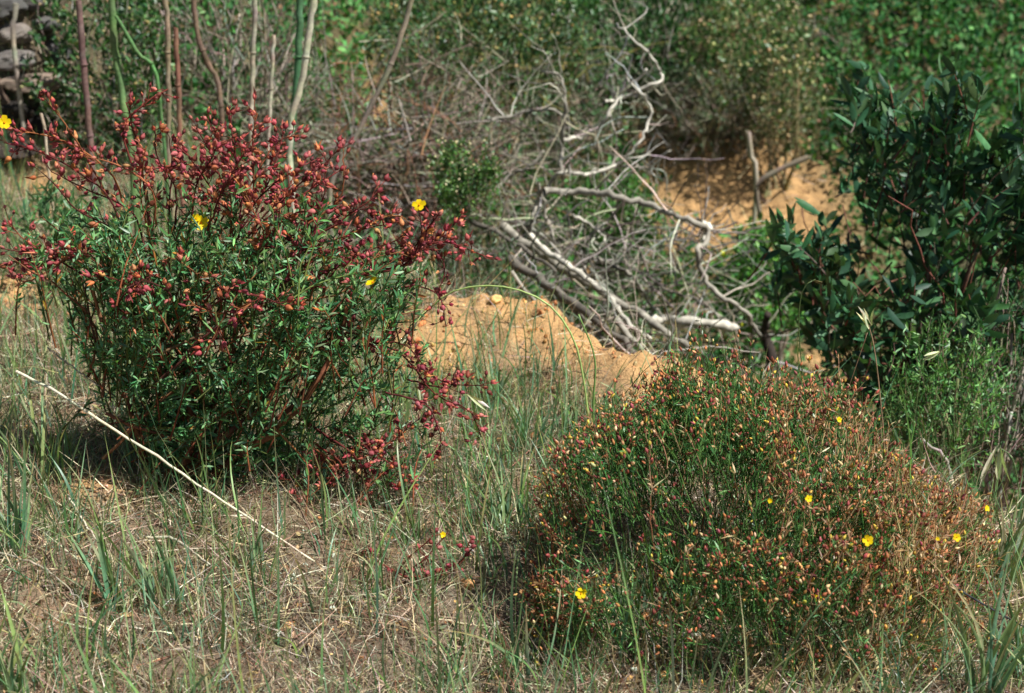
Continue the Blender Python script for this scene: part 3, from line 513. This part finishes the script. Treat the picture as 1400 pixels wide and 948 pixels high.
# ------------------------------------------------------------------ dead branches
def dead_branch():
    Y = 4.15; b = at(1030, 470, Y); b[2] = float(height(b[0], b[1])); root = thing('fallen_dead_branch', 'bleached grey fallen branch with bare limbs sprawling across the gully', 'dead branch', b)
    G1, G2, WH = srgb(152, 146, 132), srgb(104, 98, 88), srgb(192, 186, 170)
    Lm = [([(684, 306), (725, 338), (767, 363), (792, 379), (836, 407), (880, 432), (912, 458), (944, 477), (982, 493)], 7.5, (-.1, -.7), G1), ([(725, 322), (744, 341), (773, 360), (798, 379), (830, 404), (842, 420), (861, 445), (890, 464)], 5, (-.2, -.7), WH),
          ([(697, 353), (735, 382), (782, 413), (817, 439), (861, 477), (893, 508)], 6.5, (-.5, -1.1), G2), ([(744, 262), (792, 262), (830, 266), (855, 274), (880, 277), (909, 290), (941, 300), (969, 315), (963, 334), (953, 341), (953, 357), (966, 385), (988, 407), (1017, 426), (1040, 460)], 5.5, (.1, -.3), G1), ([(955, 305), (968, 314), (962, 330)], 7, -.08, srgb(214, 208, 190)),
          ([(768, 234), (767, 203), (773, 152), (771, 127), (765, 104), (741, 98)], 3.6, .3, G1), ([(735, 297), (744, 269), (763, 237), (792, 239), (811, 234), (846, 225), (874, 196), (887, 165), (885, 142), (874, 127), (858, 108)], 3.4, .25, WH),
          ([(770, 192), (798, 187), (820, 174), (836, 149), (852, 127), (874, 108), (884, 95)], 3.6, .32, WH), ([(827, 139), (846, 136), (874, 123), (903, 111), (903, 98), (887, 73), (868, 57), (843, 32)], 3.0, .4, WH),
          ([(672, 165), (703, 158), (744, 150), (770, 158), (779, 171)], 3, .35, G1), ([(811, 237), (843, 225), (862, 218), (890, 212)], 2.6, .2, WH), ([(849, 228), (880, 229), (903, 218), (918, 206)], 2.2, .3, G1),
          ([(672, 266), (697, 240), (719, 231), (744, 206)], 3, .2, G1), ([(782, 293), (814, 312), (830, 331), (833, 350)], 2.6, 0, WH), ([(852, 277), (830, 303), (805, 322), (786, 350)], 2.4, .05, G1),
          ([(811, 353), (843, 366), (865, 379), (887, 413), (906, 432)], 3.2, .02, G1), ([(880, 440), (909, 437), (937, 439), (975, 443), (1010, 449)], 7, -.1, WH), ([(740, 262), (735, 281), (729, 300), (725, 322)], 4.2, 0, G1),
          ([(792, 374), (806, 356), (820, 338)], 2.8, -.02, WH), ([(842, 436), (868, 470), (912, 496)], 5, (-.7, -.95), G1), ([(735, 250), (748, 300), (762, 340), (773, 362)], 3, .02, G1), ([(862, 380), (862, 350), (865, 310)], 2, .05, G1),
          ([(940, 345), (915, 330), (900, 310)], 2.2, .15, G2), ([(1000, 450), (960, 415), (920, 400), (885, 385)], 3, .1, G2), ([(1060, 500), (1045, 460), (1050, 430)], 9, 0, srgb(60, 52, 46)), ([(715, 380), (770, 380), (840, 382), (900, 395)], 2.2, .1, G1), ([(700, 372), (745, 425), (800, 470), (828, 486)], 2.6, (-.75, -1.05), G1), ([(760, 395), (800, 440), (846, 480), (905, 490)], 3.2, (-.7, -1.1), G2), ([(640, 300), (700, 330), (760, 372)], 4, (-.2, -.4), G2)]
    tw = MB(); px = Y/F*.95
    for (pts, w, dy, c) in Lm:
        dd = dy if isinstance(dy, tuple) else (dy, dy); P = [at(u, v, Y+dd[0]+(dd[1]-dd[0])*i/(len(pts)-1)+.03*math.sin(i*1.9)) for i, (u, v) in enumerate(pts)]; k = max(12, 4*len(pts)); pa = curve(P, k, .003)
        rr = w*px*np.linspace(1.0, .55, k)*(1+R.normal(size=k)*.07)
        if (880, 440) in pts: rr = w*px*np.ones(k)*(1+.22*np.sin(np.arange(k)*.9))*np.r_[.3, .8, np.ones(k-4), .8, .4]
        m = MB(); m.add(*tubes(pa, rr, np.clip(np.asarray(c)*(1+R.normal(size=(1, k, 1))*.12), 0, .8), 8)); m.build('limb', M_BLEACH, root)
        for j in range(int(3+len(pts)*1.5)):
            q = pa[R.integers(1, k-1)]; d = unit(rvec(1)[0]*[1, .6, 1]+[0, 0, .1]); ln = R.uniform(.05, .30)
            tw.add(*tubes(curve([q, q+d*ln*.5+R.normal(size=3)*.02, q+d*ln+R.normal(size=3)*.03], 7, .003), np.linspace(.0032, .001, 7)*R.uniform(.5, 1.1), cols(1, [G1, G2, WH])[0], 4))
    for j in range(240):
        q = at(R.uniform(690, 1030), R.uniform(300, 500), Y+R.uniform(-.1, .5)); q[2] = max(q[2], float(height(q[0], q[1]))+.01); d = unit(rvec(1)[0]*[1, .7, .5]); ln = R.uniform(.08, .32)
        tw.add(*tubes(curve([q-d*ln/2, q+R.normal(size=3)*.015, q+d*ln/2], 7, .003), np.linspace(.0034, .0013, 7)*R.uniform(.4, 1.1), cols(1, [G1, G2, G2])[0], 4))
    tag(tw.build('twigs', M_BLEACH, root), kind='stuff')
dead_branch()
def stick(name, label, cat, pts, Y, w, c, mt=None, k=14, lift=None, taper=.7, group=None, nodes=False, wob=.0):
    if isinstance(Y, tuple): P = [at(u, v, Y[0]+(Y[1]-Y[0])*i/(len(pts)-1)) for i, (u, v) in enumerate(pts)]; px = Y[0]/F
    elif lift is not None: P = [hit(u, v)+np.array([0, 0, lift]) for (u, v) in pts]; px = P[0][1]/F
    else:
        P = [at(u, v, Y) for (u, v) in pts]; px = Y/F
        if nodes:   # upright: carry it down to the ground
            q = P[-1].copy(); q[2] = float(height(q[0], q[1]))-.03
            if q[2] < P[-1][2]-.03: P = P+[q]
    pa = curve(P, k, wob); r = w*.5*px*1.06*np.linspace(1, taper, k)*(1+R.normal(size=k)*.06)
    C = np.clip(np.asarray(c)*(1+R.normal(size=(1, k, 1))*(.14 if nodes else .05))*(1+R.normal(size=(1, k, 3))*.05), 0, .85)
    m = MB(); m.add(*tubes(pa, r, C, 8)); o = m.build(name, mt or M_DRY); tag(o, label, cat, group)
    return o, pa
CN = 'canes standing behind the red budded shrub'
for (pts, Y, w, c, lb) in [
    ([(107, 0), (112, 60), (118, 130), (126, 230)], 3.6, 8, srgb(132, 104, 98), 'reddish purple cane rising at the far left of the canes'), ([(152, -20), (156, 60), (166, 120), (180, 230)], 3.5, 9, srgb(112, 140, 88), 'thick green jointed cane right of the reddish purple one'),
    ([(158, 22), (190, 75), (216, 118)], 3.48, 4.5, srgb(100, 140, 84), 'thin green side shoot slanting off the thick green cane'), ([(225, -20), (230, 60), (232, 230)], 3.6, 6.5, srgb(160, 146, 118), 'straight tan cane next to a short broken stub'),
    ([(240, 38), (245, 140), (247, 240)], 3.7, 6.5, srgb(150, 112, 92), 'short broken brown cane with a cut top'), ([(349, -20), (346, 70), (342, 230)], 3.7, 6.5, srgb(186, 176, 152), 'pale upright cane left of the shorter pale cane'),
    ([(374, 48), (370, 130), (366, 240)], 3.6, 5, srgb(196, 184, 158), 'shorter thin pale cane broken off at the top'), ([(411, -20), (408, 80), (396, 230)], 3.6, 9, srgb(92, 132, 92), 'green cane leaning against the thick pale cane'),
    ([(432, -20), (421, 60), (411, 120), (396, 190)], 3.5, 8.5, srgb(204, 198, 172), 'thick pale bleached cane tapering down beside the green cane'), ([(566, -15), (545, 60), (520, 120), (490, 180), (452, 260)], 3.6, 6.5, srgb(160, 150, 130), 'long grey cane slanting down from the top centre'),
    ([(264, -10), (270, 45), (285, 90), (300, 125)], 4.0, 7, srgb(128, 106, 88), 'crooked brown cane bending among the dead twigs')]:
    o, pa = stick('cane', lb, 'cane', pts, Y, w, c, nodes=True, group=CN, taper=.95, k=30, wob=.0011)
    for i in (7, 15, 22):
        t = unit(pa[i+1]-pa[i-1]); m = MB(); r = w*.5*Y/F; m.add(*tubes([pa[i]-t*.003, pa[i], pa[i]+t*.003], [r*1.1, r*1.45, r*1.15], np.asarray(c)*.8, 8)); ob = m.build('joint', M_DRY, o)
stick('bare_stick', 'pale broken stick standing on the orange slip across the gully', 'stick', [(1023, 180), (1027, 215), (1034, 242)], 5.7, 7, srgb(196, 184, 160), nodes=True)
stick('bare_stick', 'forked grey stick lying against the far orange slip', 'stick', [(1105, 215), (1060, 235), (1035, 255), (1040, 300)], 5.6, 8, srgb(140, 126, 108))
stick('bare_stick', 'pale snag with a dead end beside the rocks at top left', 'stick', [(22, 5), (20, 30), (18, 55)], 4.3, 7, srgb(180, 170, 150), nodes=True)
stick('bare_stick', 'tiny upright stub near the yellow flower at the far left', 'stick', [(56, 155), (62, 180), (64, 210)], 3.3, 4, srgb(186, 172, 146), nodes=True)
stick('grey_root', 'twisted pale grey root bending on the ground right of the rounded shrub', 'root', [(1260, 600), (1290, 625), (1303, 660), (1300, 690), (1325, 712), (1358, 722), (1382, 712), (1405, 725)], 2.45, 4.5, srgb(170, 162, 148), M_BLEACH, 26, wob=.0015)
# straws
for (pts, w, c, lb, lift) in [
    ([(22, 508), (100, 550), (230, 635), (345, 712), (430, 768)], 4.2, srgb(226, 214, 186), 'long pale straw lying diagonally below the red budded shrub', .07), ([(65, 475), (110, 510), (165, 548)], 2.5, srgb(200, 186, 160), 'thin short straw under the left side of the red budded shrub', .03),
    ([(600, 857), (660, 866), (722, 876)], 3.2, srgb(212, 196, 160), 'straight pale straw on the ground between the shrubs', .012), ([(700, 888), (760, 915), (835, 948)], 3.6, srgb(206, 188, 152), 'pale straw slanting to the bottom edge between the shrubs', .012),
    ([(488, 778), (530, 808), (560, 825)], 3, srgb(200, 176, 140), 'short straw just left of the low red sprig', .012), ([(623, 893), (690, 900), (740, 904)], 2.6, srgb(190, 170, 140), 'thin straw lying level near the bottom centre', .012),
    ([(95, 700), (120, 740), (150, 790)], 3.2, srgb(214, 204, 180), 'short pale straw among green blades in the lower left', .03), ([(200, 773), (240, 776), (290, 812)], 4.5, srgb(190, 182, 160), 'curved grey straw arching over the lower left litter', .05),
    ([(862, 812), (900, 840), (965, 912)], 3, srgb(206, 190, 150), 'bent straw leaning in front of the rounded shrub', .02), ([(800, 935), (850, 945), (960, 918)], 2.6, srgb(196, 180, 140), 'low straw along the bottom edge below the rounded shrub', .012),
    ([(1140, 872), (1170, 880), (1190, 905), (1205, 955)], 7, srgb(222, 204, 150), 'broad curled dry blade at the base of the rounded shrub', .02), ([(1095, 890), (1120, 905), (1140, 925)], 5, srgb(214, 196, 150), 'short broad dry blade left of the curled one', .015),
    ([(0, 780), (60, 800), (130, 860)], 3.5, srgb(170, 160, 140), 'dull straw near the bottom left corner', .03)]:
    stick('straw', lb, 'straw', pts, (2.2, 1.97) if pts[0] == (22, 508) else (2.3, 2.25) if pts[0] == (65, 475) else None, w, c, lift=lift, k=24, taper=.6, wob=.0009)
stick('wiry_twig', 'dark wiry twig lying at the right side of the rounded shrub', 'twig', [(1288, 790), (1330, 818), (1405, 860)], 1.8, 3.5, srgb(60, 62, 66), M_WOOD)
# ------------------------------------------------------------------ tall oat stalks
def oat(label, pts, Y, w, c, heads, name='oat_stalk', hc=None, leafb=None):
    P = [at(u, v, Y+.006*i) for i, (u, v) in enumerate(pts)]; g0 = ground(P[0][0], P[0][1]); root = thing(name, label, 'grass stalk', g0)
    pa = curve([g0-[0, 0, .01]]+P, 22); px = Y/F; m = MB(); m.add(*tubes(pa, w*.56*px*np.linspace(1.1, .5, 22)*(1+R.normal(size=22)*.08), c, 6)); m.build('stem', M_LEAF, root)
    for (u, v, du, dv, s) in heads:
        p = at(u, v, Y); q = at(u+du, v+dv, Y-.01); d = unit(q-p); ln = np.linalg.norm(q-p); hm = MB(); i = np.argmin(np.linalg.norm(pa-p, axis=1))
        hm.add(*tubes([pa[i], (pa[i]+p)/2+[0, 0, .004], p], .0006, c, 4)); cc = cols(3, hc or [srgb(226, 222, 190), srgb(200, 206, 160)])
        hm.add(*ribbons(np.repeat([p], 3, 0), unit(np.repeat([d], 3, 0)+norm_noise(3, .14)), ln*R.uniform(.8, 1.05, 3), s*px, cc, bend=norm_noise(3, .1), seg=4, fold=.5)); hm.build('spikelet', M_LEAF, root)
    if leafb:
        for (u, v, u2, v2, ww) in leafb:
            p, q = at(u, v, Y), at(u2, v2, Y-.02); lm = MB(); lm.add(*ribbons([p], [q-p], np.linalg.norm(q-p), ww*px, c, bend=[[R.normal()*.1, -.1, -.12]], seg=6, prof='blade', fold=.3)); lm.build('blade', M_LEAF, root)
    return root
OC = srgb(178, 200, 120)
oat('tall green oat stalk arching over the orange bank to the left', [(809, 640), (803, 560), (797, 515), (789, 477), (776, 448), (757, 423), (735, 407), (703, 395), (672, 391), (640, 393), (612, 402), (585, 424), (572, 438)], 2.28, 3.6, OC, [(570, 440, -22, 32, 6), (560, 452, -24, 45, 6), (548, 430, -12, 34, 5)])
oat('second green stalk standing straight beside the arching one', [(815, 655), (811, 560), (813, 490), (791, 430)], 2.26, 4, srgb(130, 166, 90), [])
oat('dry forked grass stalk rising above the right end of the rounded shrub', [(1210, 640), (1203, 540), (1192, 460), (1176, 424)], 2.2, 2.4, srgb(170, 140, 110), [(1188, 450, -12, -28, 5), (1192, 445, -8, -25, 4)])
oat('thin leaning stalk beside the dry forked one', [(1130, 610), (1160, 530), (1186, 455)], 2.22, 1.8, srgb(150, 120, 92), [])
oat('green stalk with a drooping dark seed head above the rounded shrub', [(1100, 555), (1096, 500), (1092, 440), (1098, 395), (1115, 382)], 2.35, 2, srgb(90, 110, 60), [(1112, 384, 12, 4, 3)], hc=[srgb(110, 96, 60)], leafb=[(1097, 530, 1073, 430, 8)])
oat('silvery oat stalk with hanging white spikelets at the right edge', [(1400, 760), (1395, 690), (1385, 630), (1366, 612)], 2.3, 3, srgb(96, 124, 74), [(1368, 612, -10, 55, 8), (1362, 612, -22, 50, 8), (1325, 663, -16, 22, 6)])
oat('pale single spikelet stalk in front of the narrow leaved bush', [(1240, 640), (1252, 560), (1262, 495), (1280, 483)], 2.5, 1.8, srgb(110, 130, 80), [(1284, 481, -22, 13, 6)])
oat('oat stalk with two pale spikelets beside the lower buds', [(590, 640), (575, 560), (560, 470), (570, 440)], 2.3, 2, srgb(150, 160, 100), [(640, 540, 30, 20, 5), (570, 520, 20, 45, 5)])
# ------------------------------------------------------------------ grass tufts
def tuft(label, u, v, n, lpx, wpx, c, lean=(0, 0), spr=.25, rad=.012, tip=None, group=None, Y=None, bend=.25):
    p = hit(u, v) if Y is None else ground(at(u, v, Y)[0], Y); n = int(n*1.5)+3; spr = spr*.75; root = thing('grass_tuft', label, 'grass tuft', p, group); px = p[1]/F
    P = np.repeat([p], n, 0)+norm_noise(n, rad)*[1, 1, .1]-[0, 0, .005]; D = unit(np.stack([R.normal(size=n)*spr+lean[0], R.normal(size=n)*spr+lean[1], np.ones(n)], 1))
    m = MB(); m.add(*ribbons(P, D, lpx*px*R.uniform(.5, 1.2, n)*1.15, wpx*.8*px*R.uniform(.6, 1.2, n), cols(n, c, .12), bend=norm_noise(n, bend)*[1, 1, .3]-[0, 0, .08], seg=8, prof='blade', fold=.35, tipcol=cols(n, tip or [srgb(130, 150, 90), srgb(160, 140, 90)]))); tag(m.build('blade_clump', M_LEAF, root), kind='stuff')
for T in [('thick blue green grass clump in the lower left corner area', 165, 838, 7, 160, 12, BLUEG, (-.25, 0), .12), ('upright green grass clump left of the shrub stems, lower left', 225, 838, 8, 150, 10, BLUEG, (.02, 0), .14), ('tall grass clump at the left edge below the long straw', 25, 760, 9, 230, 9, BLUEG, (-.05, 0), .16),
          ('thin pale grass clump crossing the long straw near its upper end', 70, 660, 8, 170, 8, BLUEG, (-.1, 0), .15), ('tall narrow grass clump in the middle of the bottom edge', 700, 925, 5, 150, 9, BLUEG, (-.03, 0), .08), ('green grass clump left of the rounded shrub, near the small red sprig', 690, 735, 16, 120, 7, BLUEG, (0, 0), .18),
          ('airy green grass clump below the orange bank', 720, 620, 16, 110, 7, BLUEG, (0, 0), .2), ('green grass clump at the foot of the orange bank', 670, 560, 14, 90, 6, BLUEG, (0, 0), .2), ('green grass clump in front of the rounded shrub, left side', 850, 870, 6, 110, 7, GREENS, (0, 0), .15),
          ('tall green grass clump growing before the middle of the rounded shrub', 925, 845, 6, 130, 6, GREENS, (.02, 0), .1), ('spreading green grass clump at the shrub base beside the tan rock', 1010, 885, 10, 110, 7, GREENS, (.1, 0), .35), ('dark green grass clump behind the right end of the rounded shrub', 1370, 800, 14, 150, 8, BLUEG, (.15, 0), .2),
          ('blurred thick green grass clump in the bottom right corner', 1340, 960, 12, 230, 11, BLUEG, (.12, 0), .2), ('green grass clump close to the right edge at the bottom', 1410, 930, 12, 190, 9, BLUEG, (-.05, 0), .2), ('small green clump under the low red sprig', 560, 740, 16, 60, 5, GREENS, (0, 0), .3),
          ('dark blurred grass clump in the very bottom left corner', 20, 960, 14, 150, 10, BLUEG, (0, 0), .25), ('grass clump under the right side of the red budded shrub', 350, 790, 7, 110, 6, BLUEG, (0, 0), .12), ('green clump of fine grass right of the shrub foot', 600, 560, 12, 90, 6, GREENS, (0, 0), .2),
          ('grass clump growing left of the tall oat stalks', 780, 600, 10, 90, 6, BLUEG, (0, 0), .2)]:
    tuft(*T[:3], *T[3:7], lean=T[7], spr=T[8])
tuft('straw coloured grass clump on top of the rounded shrub at its right shoulder', 1125, 640, 40, 110, 3, [srgb(196, 170, 120), srgb(170, 140, 96)], (.2, 0), .35, .03, [srgb(200, 176, 130)], None, 2.1)
tuft('dead tan grass clump at the foot of the rounded shrub', 900, 900, 50, 90, 3.5, [srgb(200, 180, 140), srgb(160, 130, 96)], (0, 0), .5, .04, [srgb(206, 186, 150)])
tuft('dead brown grass clump under the rounded shrub right of the tan rock', 1110, 920, 50, 90, 3.5, [srgb(186, 160, 120), srgb(150, 116, 84)], (0, 0), .5, .05, [srgb(206, 186, 150)])
# ------------------------------------------------------------------ cudweed dots
proto = None
for k in range(60):
    u, v = (R.uniform(600, 1000), R.uniform(820, 940)) if k < 34 else ((R.uniform(60, 560), R.uniform(680, 930)) if k < 50 else (R.uniform(640, 800), R.uniform(560, 720)))
    p = hit(u, v)
    if proto is None:
        t = thing('cudweed', 'tiny woolly silver tipped herb on the dry slope', 'small plant', p, 'silver tipped cudweeds on the near slope')
        m = MB(); m.add(*tubes([p, p+[.001, 0, .012], p+[0, 0, .024]], .0007, srgb(140, 150, 120), 4)); m.add(*ribbons(np.repeat([p], 7, 0)+[[0, 0, .003*i] for i in range(7)], rvec(7)+[0, 0, .6], .008, .002, srgb(140, 156, 128), seg=3)); m.build('stem', M_LEAF, t)
        m = MB(); m.add(*blobs(p+norm_noise(4, .002)+[0, 0, .023], rvec(4)*.5+[0, 0, 1], .006, .0045, srgb(214, 218, 202), m=6)); m.build('flower_head', M_PETAL, t); proto = t
    else:
        t = proto.copy(); COL.objects.link(t); t.location = p; t.rotation_euler = (R.normal()*.15, R.normal()*.15, R.uniform(0, 6)); s = R.uniform(.6, 1.1); t.scale = (s, s, s)
        for ch in list(proto.children):
            c = ch.copy(); COL.objects.link(c); c.parent = t
# ------------------------------------------------------------------ stones
def stone(label, p, s, c, sq=.7, name='stone', seed=0):
    nu, nv = 30, 20; th = np.linspace(0, 2*np.pi, nu, endpoint=False); ph = np.linspace(.06, np.pi-.06, nv); T, Pp = np.meshgrid(th, ph)
    d = np.stack([np.sin(Pp)*np.cos(T), np.sin(Pp)*np.sin(T), np.cos(Pp)], -1); rr = R.normal(size=(14, 3)); rad = np.ones(T.shape)
    for q in unit(rr): rad = np.minimum(rad, .70/np.maximum(d@q, .5))
    rad = rad*(1+.16*fbm(d[..., 0]+seed, d[..., 1]+d[..., 2]*.7, 3, 4, seed+5)); V = d*rad[..., None]*np.array(s)
    i = (np.arange(nv-1)[:, None]*nu+np.arange(nu)[None]); i2 = (np.arange(nv-1)[:, None]*nu+(np.arange(nu)+1)[None] % nu)
    Q = np.stack([i, i2, i2+nu, i+nu], -1).reshape(-1, 4); m = MB(); m.add(V+np.asarray(p), Q[:, ::-1], cols(nu*nv, c, .04, .02))
    cap = [[0, 2, 4, 6]]
    o = m.build(name, M_STONE, None, False); return tag(o, label, 'stone' if name == 'stone' else 'rock')
TS = srgb(206, 160, 100)
for (u, v, w, c, lb) in [(677, 413, 11, srgb(216, 174, 112), 'pale tan stone sitting on the orange bank'), (1040, 935, 32, srgb(176, 146, 112), 'flat tan stone at the bottom edge under the rounded shrub'), (680, 927, 9, TS, 'small orange stone near the bottom edge in the middle'),
                         (612, 853, 6, srgb(196, 130, 84), 'tiny reddish pebble near the straight pale straw'), (905, 925, 9, TS, 'small tan clod at the bottom left of the flat tan stone'), (395, 858, 12, srgb(190, 130, 84), 'low orange clod in the dry litter at lower centre left'), (640, 802, 14, srgb(196, 146, 98), 'rounded orange clod right below the low red sprig'),
                         (860, 928, 7, TS, 'small pebble left of the tan clod on the bottom edge')]:
    p = hit(u, v); px = p[1]/F; stone(lb, p+[0, 0, w*px*.3], (w*px*1.05, w*px*.9, w*px*.7), c, seed=int(u))
RC = [(60, 52, 46), (40, 36, 34), (96, 80, 68), (128, 112, 98), (112, 106, 100), (98, 96, 94), (116, 108, 100), (92, 90, 86), (86, 84, 80), (44, 40, 36), (104, 92, 82), (78, 74, 70)]  # foot slab and both hollow rocks carry the shade of the hollow as colour
for k, (u, v, w, sx, sz, out, lb) in enumerate([(8, 205, 36, 1.7, .45, .1, 'slab with shade painted into its colour at the foot of the rocky bank at top left'), (48, 165, 30, 1.5, .7, -.1, 'rock painted blackish as shade, set back in the hollow of the rocky bank'), (-20, 130, 38, 1.2, .8, .1, 'brown rock at the left frame edge beside the hollow'), (50, 108, 32, 1.6, .42, .75, 'flat ledge rock overhanging the dark hollow'), (18, 80, 27, 1.3, .6, .3, 'grey rock in the middle of the rocky bank above the ledge'),
     (76, 68, 24, 1.1, .7, .2, 'grey rock on the bank under the tan flowered bush'), (22, 45, 26, 1.2, .7, .2, 'grey rock on the bank just behind the pale stick'), (62, 32, 22, 1.3, .6, .2, 'small rock high on the bank left of the reddish cane'), (2, 8, 30, 1.4, .7, .2, 'topmost rock in the corner of the picture'), (12, 150, 26, 1.3, .7, -.1, 'small rock painted blackish as shade, wedged in the hollow near the frame edge'),
     (88, 120, 18, 1.2, .7, .1, 'small brown rock at the right end of the ledge rock'), (45, 5, 20, 1.3, .7, .1, 'small dark rock near the topmost one')]):
    p = hit(u, v); px = p[1]/F; stone(lb, p+np.array([0, -out*w*px, 0]), (w*px*sx, w*px*1.1, w*px*sz), srgb(*RC[k]), name='rock', seed=k*7)
# ------------------------------------------------------------------ light, world, camera
SUN = np.array([.52, -.24, .92]); SUN = unit(SUN)
el = math.asin(SUN[2]); az = math.atan2(SUN[0], SUN[1])
w = bpy.data.worlds.new('World'); scene.world = w; w.use_nodes = True; N = w.node_tree.nodes; bg = N['Background']
sky = N.new('ShaderNodeTexSky'); sky.sky_type = 'NISHITA'; sky.sun_disc = False; sky.sun_elevation = el; sky.sun_rotation = az
w.node_tree.links.new(sky.outputs[0], bg.inputs[0]); bg.inputs[1].default_value = .05
ld = bpy.data.lights.new('sun', 'SUN'); ld.energy = 5.0; ld.angle = math.radians(.5); ld.color = (1, .98, .95); lo = bpy.data.objects.new('sun', ld); COL.objects.link(lo)
from mathutils import Vector
lo.rotation_euler = Vector(SUN).to_track_quat('Z', 'Y').to_euler()
cd = bpy.data.cameras.new('camera'); cam = bpy.data.objects.new('camera', cd); COL.objects.link(cam); scene.camera = cam
cam.location = (0, 0, CH); cam.rotation_euler = (math.pi/2-PITCH, 0, 0); cd.lens = LENS; cd.sensor_width = 36; cd.clip_end = 500; cd.clip_start = .05
cd.dof.use_dof = True; cd.dof.focus_distance = 2.25; cd.dof.aperture_fstop = 5.4
vs = scene.view_settings; vs.view_transform = 'Standard'; vs.look = 'None'; vs.exposure = .5; vs.gamma = 1
scene.render.engine = 'CYCLES'; scene.cycles.max_bounces = 5; scene.cycles.transparent_max_bounces = 4; scene.cycles.use_denoising = True
